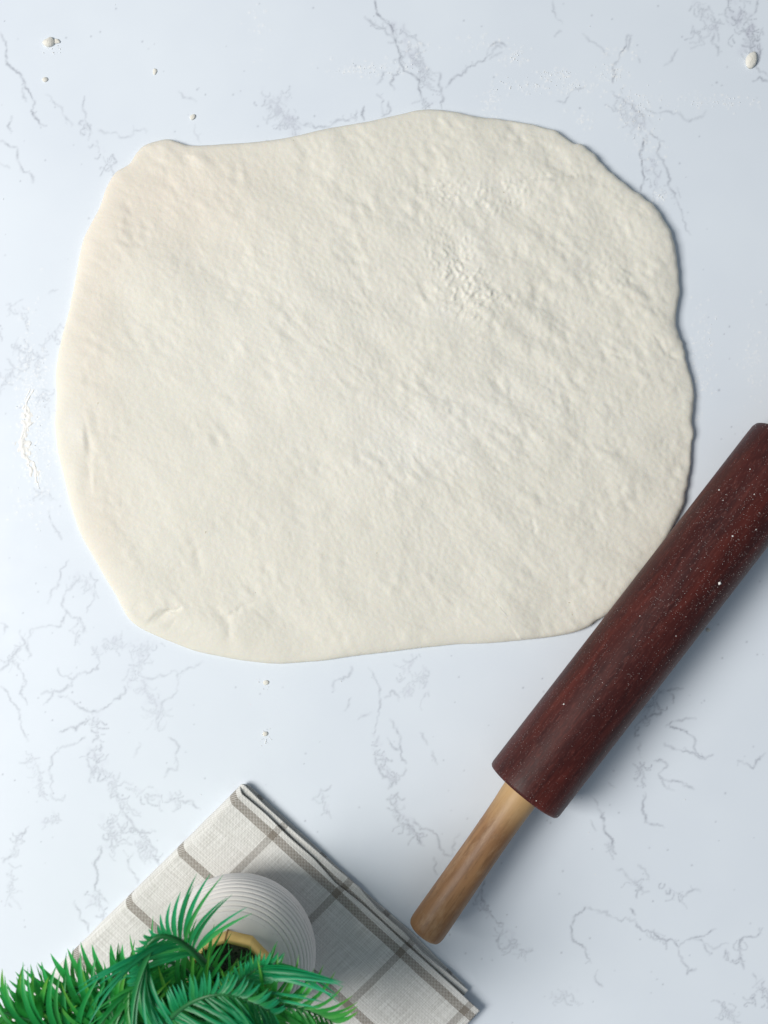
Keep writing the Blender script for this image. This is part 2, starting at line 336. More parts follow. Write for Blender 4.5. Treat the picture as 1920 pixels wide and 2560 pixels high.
HM += lum * 1.55 * (.26 * blob(1150, 690, 46, 95, -.35) + .20 * blob(1260, 485, 60, 34) + .18 * blob(1100, 480, 50, 22) + .16 * blob(1520, 690, 40, 40) + .16 * blob(1230, 745, 50, 14, .1))
HM += .48 * np.clip(fnoise(sh, 26, 2.2, .2, 12), -.6, 2) * (blob(430, 390, 90, 28, .1) + .5 * blob(330, 600, 120, 60) * 0.8)
HM += .22 * fnoise(sh, 18, 3.5, 1.45, 13) * blob(210, 1150, 30, 90)
HM += .5 * blob(405, 358, 26, 16) - .4 * blob(396, 380, 6, 18)
HM += -.45 * crease([(1290,452),(1340,446),(1390,450),(1425,438),(1455,436),(1492,450)], 5) + .28 * crease([(1300,466),(1350,462),(1420,454),(1470,452)], 9)
HM += -.85 * crease([(322,1512),(345,1526),(372,1550)], 6) - 1.0 * crease([(372,1562),(386,1544),(410,1534),(452,1518)], 5) + .4 * crease([(330,1500),(365,1520),(400,1520)], 9) - .5 * crease([(390,1552),(430,1560),(470,1566)], 5)
HM += -.35 * crease([(520,1512),(555,1540),(572,1570),(590,1612)], 8) - .3 * crease([(555,1545),(600,1520),(640,1505)], 5) - .3 * blob(575, 1605, 9, 14) - .25 * crease([(470,1330),(495,1370),(500,1440)], 8)
HM += -.4 * crease([(1500,880),(1545,892),(1572,896)], 4) - .45 * crease([(1630,838),(1652,868),(1664,890)], 4) - .4 * crease([(1664,882),(1680,892),(1696,900)], 4) - .3 * crease([(1330,1300),(1338,1322),(1334,1336)], 4) + .3 * blob(1345, 1318, 10, 12)
HM += -.45 * blob(1212, 500, 10, 8) - .4 * blob(1290, 500, 9, 9) - .5 * blob(1305, 515, 7, 7) + .35 * blob(1320, 530, 14, 9) + .3 * blob(1508, 1285, 10, 16) - .3 * crease([(1488,1275),(1500,1300),(1512,1312)], 4)
for _ in range(70):
    x, y = rng.uniform(300, 1650), rng.uniform(380, 1560)
    HM += rng.uniform(-.2, .16) * blob(x, y, rng.uniform(6, 16), rng.uniform(5, 9), rng.uniform(.2, 1.2))
def sample(A, px, py):
    u = np.clip(px / DS, 0, DW - 2); v = np.clip(py / DS, 0, DH - 2); i = v.astype(int); j = u.astype(int); a = v - i; b = u - j
    return (A[i, j] * (1 - b) + A[i, j + 1] * b) * (1 - a) + (A[i + 1, j] * (1 - b) + A[i + 1, j + 1] * b) * a
NT = 1500
O = resample(catmull(OUT, 14), NT, True)
tn = np.roll(O, -1, 0) - np.roll(O, 1, 0); nn = np.stack([tn[:, 1], -tn[:, 0]], 1); nn /= np.linalg.norm(nn, axis=1)[:, None]
th = np.arange(NT)
w1 = np.real(np.fft.ifft(np.fft.fft(rng.standard_normal(NT)) * np.exp(-(np.fft.fftfreq(NT) * 60 - 1) ** 2)));  w1 /= w1.std()
w2 = np.real(np.fft.ifft(np.fft.fft(rng.standard_normal(NT)) * np.exp(-(np.fft.fftfreq(NT) * 16 - 1) ** 2)));  w2 /= w2.std()
edge_rough = np.exp(-((O[:, 0] - 1720) / 420) ** 2) * (O[:, 1] < 1290) + .18
O = O + nn * ((w1 * 2.0 + w2 * .7) * edge_rough)[:, None]
ctr = np.array([930.0, 960.0])
# thickness of the sheet round the edge (mm): thicker at the upper right, thin at lower left
Tm = 4.6 + 1.6 * np.exp(-((O[:, 0] - 1700) / 500) ** 2 - ((O[:, 1] - 600) / 500) ** 2) - .8 * np.exp(-((O[:, 0] - 250) / 400) ** 2 - ((O[:, 1] - 1450) / 400) ** 2)
TM0 = 5.0 + 1.2 * blob(1600, 600, 420, 420) - .8 * blob(300, 1400, 350, 350)
rows = []; radial = np.linalg.norm(O - ctr, axis=1)
edge_d = [(-9.0, .02), (-4.5, .08), (-1.5, .2), (0, .38), (0.0, .52), (1.2, .66), (3.2, .79), (6.0, .89), (10, .96), (15, .99)]   # inset px (negative: under the edge), height fraction
dirs = (ctr - O) / radial[:, None]
slope = 1.0 + 1.9 * np.exp(-((O[:, 0] - 100) / 420) ** 2) + 1.2 * np.exp(-((O[:, 1] - 1680) / 200) ** 2) * (O[:, 0] < 1300)   # thin, drawn-out edge at left and bottom, shaped to catch less light
for ins, hf in edge_d:
    P = O + dirs * (abs(ins) * slope)[:, None] if ins > 0 else O + dirs * abs(ins); rows.append((P, hf, abs(ins)))
ins0 = 20 * slope + 4
for t in np.linspace(0, 1, 250) ** 1.0:
    P = O + dirs * (ins0 + (radial - ins0 - 1.0) * t)[:, None]; rows.append((P, 1.0, 22.0 + 400 * t))
V = []
for P, hf, ins in rows:
    base = sample(TM0, P[:, 0], P[:, 1]); k = min(1.0, max(0.0, hf)); soft = min(1.0, ins / 14.0) if hf > .5 else 0
    lip = .35 * math.exp(-((ins - 30) / 22) ** 2)
    z = (base * k + soft * (sample(HM, P[:, 0], P[:, 1]) + lip)) / 1000.0
    z = np.maximum(z, .00002)
    s = (CH - .004) / FPX
    V.append(np.stack([(P[:, 0] - 960) * s, (1280 - P[:, 1]) * s, z], 1))
V = np.concatenate(V); nr = len(rows)
V = np.vstack([V, [[(ctr[0] - 960) * (CH - .004) / FPX, (1280 - ctr[1]) * (CH - .004) / FPX, V[-NT:, 2].mean()]]])
F = grid_faces(nr, NT, True); tri = np.stack([(nr - 1) * NT + th, (nr - 1) * NT + (th + 1) % NT, np.full(NT, nr * NT)], 1)
# closed underneath by the table: one n-gon fan to a bottom centre
V = np.vstack([V, [[V[-1, 0], V[-1, 1], .00002]]]); bot = np.stack([(th + 1) % NT, th, np.full(NT, nr * NT + 1)], 1)
dm = mesh_np('dough_sheet', V, [F, tri, bot])
pxs = V[:, 0] * FPX / (CH - .004) + 960; pys = 1280 - V[:, 1] * FPX / (CH - .004)
FL = .6 * blob(1170, 1060, 170, 75, -.35) + .5 * blob(1000, 1100, 90, 60) + .8 * blob(185, 1060, 14, 40) + .5 * blob(1095, 780, 24, 16) + .3 * blob(700, 880, 220, 160) + .4 * blob(1250, 480, 120, 40) + .4 * blob(1150, 640, 60, 100)
PK = blob(400, 480, 180, 120) + .8 * blob(220, 750, 60, 250) + .6 * blob(250, 1330, 50, 120)
attr(dm, 'flour', sample(FL, pxs, pys)); attr(dm, 'pink', np.clip(sample(PK, pxs, pys), 0, 1))
m = N('dough'); co = m.coord()
c = m.mix(m.noise(co, 45, 5, .6), (.735, .706, .615), (.795, .768, .686))
c = m.mix(m.math('MULTIPLY', m.attr('pink'), .6), c, (.80, .715, .610))
c = m.mix(m.math('MULTIPLY', m.attr('flour'), m.ramp(m.noise(co, 90, 5, .65), (.2, .35), (.8, .8)), True), c, (.86, .838, .775))
c = m.mix(m.ramp(m.noise(co, 330, 0), (.90, 0.0), (.92, .6)), c, (.45, .38, .26))
m.base(c, .62, .3)
m.p.inputs['Subsurface Weight'].default_value = .12; m.p.inputs['Subsurface Radius'].default_value = (.004, .0028, .0016); m.p.inputs['Subsurface Scale'].default_value = .6
h = m.math('ADD', m.noise(m.mapping(co, (1, 1, 1), rot=(0, 0, .7)), 420, 4, .6), m.math('MULTIPLY', m.noise(m.mapping(co, (.5, 1.4, 1), rot=(0, 0, .7)), 190, 3, .5), 1.6))
m.bump(h, .3, .0006)
dough = obj('dough_sheet', dm, m.m)
tag(dough, 'large rolled-out sheet of cream coloured dough on the marbled table', 'dough')

# ------------------------------------------------------------------ rolling pin
def lathe_x(prof, seg=96, name='lathe'):
    """profile (x, r) turned about the local X axis, closed at both ends"""
    prof = np.array(prof); n = len(prof); a = np.linspace(0, 2 * math.pi, seg, endpoint=False)
    v = np.stack([np.repeat(prof[:, 0], seg), np.outer(prof[:, 1], np.cos(a)).ravel(), np.outer(prof[:, 1], np.sin(a)).ravel()], 1)
    f = grid_faces(n, seg, True); v = np.vstack([v, [[prof[0, 0], 0, 0], [prof[-1, 0], 0, 0]]]); j = np.arange(seg)
    c0 = np.stack([(j + 1) % seg, j, np.full(seg, n * seg)], 1)[:, ::-1]; c1 = np.stack([(n - 1) * seg + j, (n - 1) * seg + (j + 1) % seg, np.full(seg, n * seg + 1)], 1)[:, ::-1]
    return mesh_np(name, v, [f[:, ::-1], c0[:, ::-1] if False else c0, c1])
PR = .02505; T0, T1 = -.0817, .181
pin = bpy.data.objects.new('rolling_pin', None); COL.objects.link(pin)
pin.location = (.169 * .791, -.169 * .612, 0); pin.rotation_euler = (0, 0, math.atan2(.791, .612))
tag(pin, 'dark mahogany rolling pin with pale wooden handle lying beside the dough', 'rolling pin')
prof = [(T0 - .0002, .006), (T0, .0225), (T0 + .0004, .0240), (T0 + .0012, .0247), (T0 + .0030, PR)]
prof += [(x, PR) for x in np.linspace(T0 + .01, T1 - .01, 24)] + [(T1 - .0035, PR - .0001), (T1 - .0014, .0243), (T1 - .0005, .0230), (T1, .0212), (T1 + .0001, .006)]
m = N('mahogany'); co = m.coord()
g1 = m.noise(m.mapping(co, (16, 110, 110)), 1.0, 5, .65, .6); g2 = m.noise(m.mapping(co, (170, 800, 800)), 1.0, 4, .65); g3 = m.noise(m.mapping(co, (3, 34, 34)), 1.0, 3, .5, 1.2)
c = m.mix(m.ramp(g1, (.33, 0.0), (.68, 1.0)), (.026, .0046, .0046), (.088, .0160, .0115))
c = m.mix(m.ramp(g3, (.42, 0.0), (.62, .75)), c, (.036, .008, .008))
c = m.mix(m.ramp(g2, (.52, 0.0), (.72, .55)), c, (.130, .034, .026))
fine = m.n('ShaderNodeTexVoronoi'); m.put(fine.inputs['Vector'], co); fine.inputs['Scale'].default_value = 1500
sp = m.n('ShaderNodeSeparateColor'); m.put(sp.inputs[0], fine.outputs['Color'])
dustf = m.math('MULTIPLY', m.math('GREATER_THAN', sp.outputs[0], .86), m.ramp(m.noise(co, 28, 3), (.35, .05), (.7, .42)))
dustf = m.math('MULTIPLY', dustf, m.ramp(fine.outputs['Distance'], (.15, 1.0), (.4, 0.0)))
c = m.mix(dustf, c, (.62, .55, .52))
m.base(c, m.ramp(g2, (.3, .38), (.7, .56)), .26); m.bump(m.math('ADD', g2, m.math('MULTIPLY', dustf, 2.0)), .25, .0006)
barrel = obj('barrel', lathe_x(prof, 128, 'barrel'), m.m, pin, (0, 0, PR))
tag(barrel, 'dark reddish brown wooden roller dusted with flour specks')
m = N('pale_wood'); co = m.coord()
g1 = m.noise(m.mapping(co, (14, 110, 110)), 1.0, 5, .6, .5); g2 = m.noise(m.mapping(co, (60, 700, 700)), 1.0, 3, .6); g3 = m.noise(m.mapping(co, (60, 150, 150)), 1.0, 6, .75)
c = m.mix(m.ramp(g1, (.3, 0.0), (.7, 1.0)), (.19, .094, .042), (.33, .180, .082))
c = m.mix(m.ramp(g2, (.5, 0.0), (.7, .5)), c, (.14, .070, .030)); c = m.mix(m.ramp(g3, (.5, 0.0), (.75, .45)), c, (.47, .33, .20)); c = m.mix(m.ramp(m.noise(m.mapping(co, (90, 260, 260), (3, 1, 2)), 1.0, 6, .8), (.54, 0.0), (.72, .6)), c, (.105, .055, .028))
nk = m.n('ShaderNodeSeparateXYZ'); m.put(nk.inputs[0], co)
c = m.mix(m.ramp(m.math('MULTIPLY', nk.outputs[0], -20), (.0, .75), (.55, 0.0)), c, (.60, .40, .19))
m.base(c, .45, .35); m.bump(g2, .2, .0005)
hp = [(.012, .0104), (.004, .0112), (0, .0115), (-.006, .0114), (-.014, .0110), (-.026, .0108), (-.044, .0108), (-.060, .0110), (-.076, .0112), (-.090, .0114), (-.0995, .0114), (-.1020, .0110), (-.1035, .0102), (-.1043, .0088), (-.1046, .004)]
h1 = obj('handle', lathe_x(hp[::-1], 64, 'handle'), m.m, pin, (T0, .0006, PR)); h1.rotation_euler = (0, 0, math.radians(2.9))
h2 = obj('handle', h1.data, m.m, pin, (T1, 0, PR)); h2.rotation_euler = (0, 0, math.pi)
mg = N('flour'); mg.base((.90, .885, .85), .85, .15)
def grain_mesh(centres, sizes, normals=None, name='flour_grains'):
    oc = np.array([(1,0,0),(-1,0,0),(0,1,0),(0,-1,0),(0,0,1),(0,0,-1)], float); of = np.array([(0,2,4),(2,1,4),(1,3,4),(3,0,4),(2,0,5),(1,2,5),(3,1,5),(0,3,5)])
    V = []; Fc = []
    for k, (c, s) in enumerate(zip(centres, sizes)):
        q = oc * rng.uniform(.6, 1.15, (6, 1)) * s; a = rng.uniform(0, 6.28); R = np.array([[math.cos(a), -math.sin(a), 0], [math.sin(a), math.cos(a), 0], [0, 0, 1]])
        V.append(q @ R.T + c); Fc.append(of + 6 * k)
    return mesh_np(name, np.concatenate(V), np.concatenate(Fc), False)
ax = np.array([.612, .791, 0]); an = np.array([.791, -.612, 0]); a0 = np.array(pin.location)
cs, ss = [], []
for _ in range(1000):
    t = T1 - abs(rng.normal(0, .11)); ph = rng.normal(.35, .75)
    if t < T0 + .002 or abs(ph) > 1.5: continue
    cs.append(a0 + ax * t + an * PR * math.sin(ph) + np.array([0, 0, PR + PR * math.cos(ph)])); ss.append(rng.choice([.00012, .00016, .00022], p=[.6, .32, .08]))
for px, py, sz in ((1875,1173,.0005), (1798,1225,.0006), (1832,1340,.0008), (1799,1458,.0013), (1886,1236,.0005), (1808,1251,.0004), (1410,1760,.0007), (1341,2002,.0005), (1890,1324,.0005), (1690,1590,.0005), (1600,1540,.0004)):
    z_ = 2 * PR
    for _ in range(12):
        p_ = np.array(W(px, py, z_)); la = float((p_ - a0)[:2] @ an[:2]); z_ = PR + math.sqrt(max(PR * PR - la * la, 0))
    cs.append(np.array(W(px, py, z_))); ss.append(sz)
g = obj('flour_specks', grain_mesh(cs, ss), mg.m); tag(g, 'tiny white flour specks clinging to the dark roller', 'flour', kind='stuff')

# ------------------------------------------------------------------ flour clumps and crumbs
def clump(px, py, rx, ry, rz, seed, ang=0.0, z=0.0):
    r = np.random.default_rng(seed); n, mm = 14, 26
    ph = np.linspace(0.02, math.pi - .02, n); a = np.linspace(0, 2 * math.pi, mm, endpoint=False)
    P, A = np.meshgrid(ph, a, indexing='ij'); f = 1 + .0 * P
    for _ in range(9):
        d = r.normal(size=3); d /= np.linalg.norm(d); dt = np.sin(P) * np.cos(A) * d[0] + np.sin(P) * np.sin(A) * d[1] + np.cos(P) * d[2]
        f += r.uniform(-.34, .3) * np.exp(-((1 - dt) / .16))
    f += .03 * r.standard_normal(f.shape)
    x = rx * f * np.sin(P) * np.cos(A); y = ry * f * np.sin(P) * np.sin(A); zz = np.maximum(.72 * rz * f * np.cos(P) + rz * .25, 0)
    c, s = math.cos(ang), math.sin(ang)
    me = mesh_np('flour_clump', np.stack([x * c - y * s, x * s + y * c, zz], -1).reshape(-1, 3), grid_faces(n, mm, True)[:, ::-1])
    return obj('flour_clump', me, mclump.m, None, W(px, py, z))
mclump = N('flour_clump'); co = mclump.coord(); mclump.base(mclump.mix(mclump.noise(co, 500, 3), (.74, .71, .63), (.84, .82, .76)), .85, .15); mclump.bump(mclump.noise(co, 900, 4), .5, .0006)
G = 'dropped flour clumps'
for (px, py, rx, ry, rz, sd, an_, lab) in (
    (122,107,.0046,.0034,.0028,1,.2,'largest off-white flour clump with a smaller lump against its side'),
    (143,104,.0024,.0018,.0014,2,-.3,'small flour lump touching the largest flour clump'),
    (113,199,.0021,.0018,.0015,3,.4,'small round flour crumb below the largest flour clump'),
    (387,179,.0015,.0020,.0011,4,-.5,'thin grey-white flour crumb standing alone on bare marble'),
    (482,293,.0026,.0019,.0014,5,.9,'pale flour crumb beside the pinched top corner of the dough'),
    (1877,152,.0041,.0056,.0038,6,-.2,'smooth egg-shaped flour lump on a dark cluster of veins'),
    (665,1706,.0022,.0017,.0012,7,.1,'flaky flour crumb below the lower edge of the dough'),
    (663,1834,.0020,.0018,.0014,8,.5,'flour crumb above the folded towel with tiny bits beside it'),
    (1546,1548,.0016,.0013,.0012,9,.0,'flour bit stuck against the dark roller side')):
    if sd == 9: px, py = 1770, 1575
    tag(clump(px, py, rx * .86, ry * .86, rz * .8, sd, an_), lab, 'flour clump', G)
# ridge of flour scraped along the left edge, and loose grains scattered on the table
path = T((0, 500), .452, [(190,1030),(150,1130),(140,1230),(135,1330),(150,1430),(200,1540),(230,1600)])
R = resample(catmull(path, 10, False), 260); nc = 41; tR = np.gradient(R, axis=0); tR /= np.linalg.norm(tR, axis=1)[:, None]
nR = np.stack([-tR[:, 1], tR[:, 0]], 1); uu_ = np.linspace(0, 1, 260)[:, None]; cc_ = np.linspace(-1, 1, nc)[None, :]
hw = 19 * np.sin(math.pi * np.clip(uu_, .0, 1)) ** .55 * (.75 + .3 * np.sin(uu_ * 23 + 1) + .12 * np.sin(uu_ * 61)); off = 4 * np.sin(uu_ * 14)
n1 = fnoise((260, nc), 22, 1, 0, 51); n2 = fnoise((260, nc), 9, 1, 0, 52)
hz = (.95 * (1 - cc_ ** 2) * np.sin(math.pi * uu_) ** .5 +   .34 * n1 + .08 * n2 - .34) * .00042; hz = np.maximum(hz, -.0004)
qx = R[:, :1] + nR[:, :1] * (cc_ * hw + off); qy = R[:, 1:] + nR[:, 1:] * (cc_ * hw + off)
rm = mesh_np('flour_ridge', np.stack([(qx - 960) / 4000, (1280 - qy) / 4000, hz], -1).reshape(-1, 3), grid_faces(260, nc))
g = obj('flour_ridge', rm, mg.m); tag(g, 'crumbly ridge of white flour left along the curved dough edge', 'flour', kind='stuff')
cs, ss = [], []
for n, cx, cy, sx, sy in ((70,1590,275,30,36), (50,1340,215,60,10), (40,1385,187,28,6), (30,1530,185,18,10), (40,930,172,50,8), (30,1770,900,20,60), (40,100,1090,30,120), (20,663,1850,10,14), (14,668,1710,12,8),
                          (40,1780,255,60,8), (160,960,1280,560,760), (16,1290,140,10,8), (12,1650,490,6,6), (14,135,120,14,10)):
    for _ in range(n):
        x, y = rng.normal(cx, sx), rng.normal(cy, sy)
        if sx > 300 and 100 < x < 1760 and 250 < y < 1680: continue
        s = rng.uniform(.00012, .00042); c = W(x, y, 0); cs.append(np.array([c.x, c.y, s * .6])); ss.append(s)
g = obj('scattered_flour', grain_mesh(cs, ss), mg.m); tag(g, 'fine loose flour grains scattered over the marbled table', 'flour', kind='stuff')

# ------------------------------------------------------------------ folded tea towel
UV_ = np.array([.737, -.676]); VV_ = np.array([-.711, -.703]); TO = np.array(W(615, 1949, 0))[:2]
towel = bpy.data.objects.new('tea_towel', None); COL.objects.link(towel); towel.location = (TO[0], TO[1], 0)
tag(towel, 'folded off-white linen tea towel with woven taupe check stripes', 'tea towel')
def sheet(name, r, zc, ub, ut, v0b, v0t, vmax, thick, wob, seed, label=None):
    """a cloth folded once round u = 0: bottom ply, round fold, top ply"""
    nb, na, nt, nv = 60, 18, 150, 190
    ubs = np.linspace(ub, r, nb); ang = np.linspace(-math.pi / 2, -1.5 * math.pi, na)[1:-1]; uts = np.linspace(r, ut, nt)
    pu = np.concatenate([-(ubs - r) - math.pi * r / 2, np.linspace(-math.pi * r / 2, math.pi * r / 2, na)[1:-1], (uts - r) + math.pi * r / 2])
    u = np.concatenate([ubs, r + r * np.cos(ang), uts]); z = np.concatenate([np.full(nb, zc - r), zc + r * np.sin(ang), np.full(nt, zc + r)])
    top = np.concatenate([np.zeros(nb), np.linspace(0, 1, na)[1:-1], np.ones(nt)])
    rr = np.random.default_rng(seed); n = len(u)
    tv_ = np.linspace(0, 1, nv) ** 1.25
    lo = fnoise((256, 256), 90, 1, 0, 31); lo2 = fnoise((256, 256), 34, 2, .6, 32)
    e1 = np.interp(np.arange(n), np.linspace(0, n, 16), rr.normal(size=16)); e2 = np.interp(np.arange(nv), np.linspace(0, nv, 14), rr.normal(size=14))
    verts = []; PU = []; PV = []
    for k in range(n):
        v0 = v0b + (v0t - v0b) * top[k] + e1[k] * wob
        vv = v0 + (vmax - v0) * tv_
        ii = np.clip((vv / .35 * 250).astype(int) + 2, 0, 255); jj = int(np.clip(u[k] / .35 * 250 + 3, 0, 255))
        und = (lo[ii, jj] * .00035 + lo2[ii, jj] * .00012) * (.15 + .85 * top[k])
        sag = -top[k] * .0010 * np.exp(-((vv - v0) / .006) ** 2)                  # the top ply sinks at its cut edge
        sag2 = -top[k] * .0012 * math.exp(-((ut - u[k]) / .010) ** 2)
        zz = np.maximum(z[k] + und + sag + sag2, thick * .55)
        uu = u[k] + e2 * wob * .6 * (1 if top[k] > .99 or top[k] < .01 else .7) * np.where(u[k] < .05, .8, .5)
        p = TO * 0 + np.outer(uu, UV_) + np.outer(vv, VV_)
        verts.append(np.column_stack([p, zz])); PU.append(np.full(nv, pu[k])); PV.append(vv - v0t * top[k] - v0b * (1 - top[k]))
    me = mesh_np(name, np.concatenate(verts), grid_faces(n, nv)[:, ::-1]); attr(me, 'pu', np.concatenate(PU)); attr(me, 'pv', np.concatenate(PV))
    o = obj(name, me, cloth.m, towel); sd = o.modifiers.new('thickness', 'SOLIDIFY'); sd.thickness = thick; sd.offset = 0
    if label: o['label'] = label
    return o
cloth = m = N('linen'); pu, pv = m.attr('pu'), m.attr('pv')
def comb(a, b):
    nd = m.n('ShaderNodeCombineXYZ'); m.put(nd.inputs[0], a); m.put(nd.inputs[1], b); return nd.outputs[0]
pvec = comb(pu, pv)
def stripe(x, first, spacing, width):
    q = m.math('SUBTRACT', m.math('MULTIPLY', m.math('FRACT', m.math('ADD', m.math('DIVIDE', m.math('SUBTRACT', x, first), spacing), 10.5)), spacing), spacing * .5)
    return m.ramp(m.math('DIVIDE', m.math('ABSOLUTE', q), width), (.46, 1.0), (.54, 0.0))
wv = m.math('MULTIPLY', m.math('SUBTRACT', m.noise(pvec, 40, 3), .5), .0012)
sA = stripe(m.math('ADD', pv, wv), .0058, .0455, .0051); sB = stripe(m.math('ADD', pu, wv), .0374, .0535, .0045)
P2 = 2 * math.pi
tu = m.math('SINE', m.math('MULTIPLY', pu, P2 / .00125)); tw = m.math('SINE', m.math('MULTIPLY', pv, P2 / .00125))
chk = m.ramp(m.math('ADD', m.math('MULTIPLY', m.math('MULTIPLY', tu, tw), .5), .5), (.40, 0.0), (.60, 1.0))
slubu = m.noise(comb(m.math('MULTIPLY', pu, 1600), m.math('MULTIPLY', pv, 45)), 1.0, 2, .6); slubv = m.noise(comb(m.math('MULTIPLY', pu, 45), m.math('MULTIPLY', pv, 1600)), 1.0, 2, .6)
slub = m.math('MULTIPLY', m.math('ADD', slubu, slubv), .5)
white = m.mix(m.ramp(slub, (.38, 0.0), (.62, 1.0)), (.64, .625, .585), (.89, .878, .845))
brown = (.155, .116, .080)
cA = m.mix(m.math('ADD', m.math('MULTIPLY', chk, .62), .28), white, brown); cB = m.mix(m.math('ADD', m.math('MULTIPLY', chk, .45), .26), white, (.20, .17, .14))
c = m.mix(sA, m.mix(sB, white, cB), cA); c = m.mix(m.math('MULTIPLY', sA, sB), c, m.mix(.2, (.165, .128, .090), white))
m.base(c, .9, .1)
fm = m.n('ShaderNodeMath', operation='MULTIPLY')
m.bump(m.math('ADD', m.math('MULTIPLY', m.math('MULTIPLY', tu, tw), .5), m.math('MULTIPLY', slub, 2.2)), .55, .0005)
m.p.inputs['Sheen Weight'].default_value = .15
sheet('outer_fold', .0040, .0049, .188, .2030, .0012, .0060, .33, .0008, .0005, 3, 'checked outer ply wrapped round the fold of the towel')
sheet('inner_fold', .0017, .0047, .186, .190, .0030, .0018, .32, .0008, .0006, 9)

# ------------------------------------------------------------------ ribbed vase with gold collar
AX, AY = -.0859, -.259; VZ = .0093
vase = bpy.data.objects.new('ribbed_vase', None); COL.objects.link(vase); vase.location = (AX, AY, VZ)
tag(vase, 'round off-white ribbed ceramic vase with gold collar standing on the towel', 'vase')
def lathe_z(prof, seg, name, smooth=True):
    prof = np.array(prof); n = len(prof); a = np.linspace(0, 2 * math.pi, seg, endpoint=False)
    v = np.stack([np.outer(prof[:, 1], np.cos(a)).ravel(), np.outer(prof[:, 1], np.sin(a)).ravel(), np.repeat(prof[:, 0], seg)], 1)
    return mesh_np(name, v, grid_faces(n, seg, True), smooth)
key = np.array([(0, .0001), (0, .026), (.0012, .0285), (.006, .034), (.014, .0405), (.024, .0450), (.034, .0458), (.042, .0435), (.049, .0382), (.0535, .0315), (.0562, .0255), (.058, .0232)])
pf = resample(catmull(key, 40, False), 800); dl = np.linalg.norm(np.diff(pf, axis=0), axis=1); sl = np.concatenate([[0], np.cumsum(dl)])
tg = np.gradient(pf, axis=0); tg /= np.linalg.norm(tg, axis=1)[:, None]; nrm = np.stack([-tg[:, 1], tg[:, 0]], 1)    # (z, r) outward
ribm = np.clip((sl - .032) / .004, 0, 1) * np.clip((sl[-1] - .0085 - sl) / .004, 0, 1)
rib = -.00095 * (1 - np.abs(np.sin(math.pi * sl / .00285))) ** 2.2 * ribm
pf = pf - nrm * rib[:, None] * np.sign(nrm[:, 1:2].mean()) if nrm[400, 1] < 0 else pf + nrm * rib[:, None]
m = N('ceramic'); co = m.coord(); c = m.mix(m.noise(co, 30, 4), (.76, .725, .69), (.83, .795, .76)); c = m.mix(m.ramp(m.noise(co, 260, 3), (.62, 0.0), (.8, .5)), c, (.48, .44, .40))
m.base(c, .68, .25); m.bump(m.noise(co, 700, 3), .12, .0004)
body = obj('body', lathe_z(pf, 160, 'body'), m.m, vase)
m = N('gold'); co = m.coord(); m.base(m.mix(m.noise(co, 120, 4), (.70, .46, .12), (.86, .62, .22)), m.ramp(m.noise(co, 300, 3), (.3, .28), (.7, .48))); m.p.inputs['Metallic'].default_value = .45; m.bump(m.noise(co, 260, 3), .3, .0006)
cp = [(.0560, .0228), (.0562, .0243), (.0585, .0248), (.0630, .0244), (.0668, .0236), (.0680, .0228), (.0678, .0215), (.0650, .0210), (.0560, .0205)]
cm = lathe_z(cp, 11, 'gold_collar', False); gc = obj('gold_collar', cm, m.m, vase); gc.rotation_euler = (0, 0, math.radians(93)); bv = gc.modifiers.new('soft_edges', 'BEVEL'); bv.width = .0004; bv.segments = 2; bv.limit_method = 'ANGLE'
m = N('seam'); m.base((.30, .18, .05), .5); m.p.inputs['Metallic'].default_value = .5
sv = []; 
a_ = math.radians(93.5)
for z_, r_ in ((.0562, .0247), (.0585, .0252), (.0630, .0248), (.0668, .0240), (.0683, .0230)):
    for s_ in (-.0005, .0005): sv.append((r_ * math.cos(a_) - s_ * math.sin(a_), r_ * math.sin(a_) + s_ * math.cos(a_), z_))
sm = mesh_np('seam', np.array(sv), grid_faces(5, 2)); so = obj('seam', sm, m.m, gc); so.rotation_euler = (0, 0, -math.radians(93)); s2 = so.modifiers.new('thickness', 'SOLIDIFY'); s2.thickness = .0006
# moss filling
rr_ = np.linspace(0.0004, .0208, 26); a = np.linspace(0, 2 * math.pi, 72, endpoint=False); RR, AA = np.meshgrid(rr_, a, indexing='ij')
mz = .0585 + .0022 * (1 - (RR / .021) ** 2) + .0009 * np.random.default_rng(4).standard_normal(RR.shape) * np.clip((.0205 - RR) / .004, 0, 1)
mm_ = mesh_np('moss', np.stack([RR * np.cos(AA), RR * np.sin(AA), mz], -1).reshape(-1, 3), grid_faces(26, 72, True))
m = N('moss'); co = m.coord(); m.base(m.mix(m.noise(co, 260, 4), (.045, .055, .035), (.26, .27, .21)), .95, .1); m.bump(m.noise(co, 500, 4), .8, .002)
tag(obj('moss', mm_, m.m, vase), 'grey-green moss filling the vase mouth')

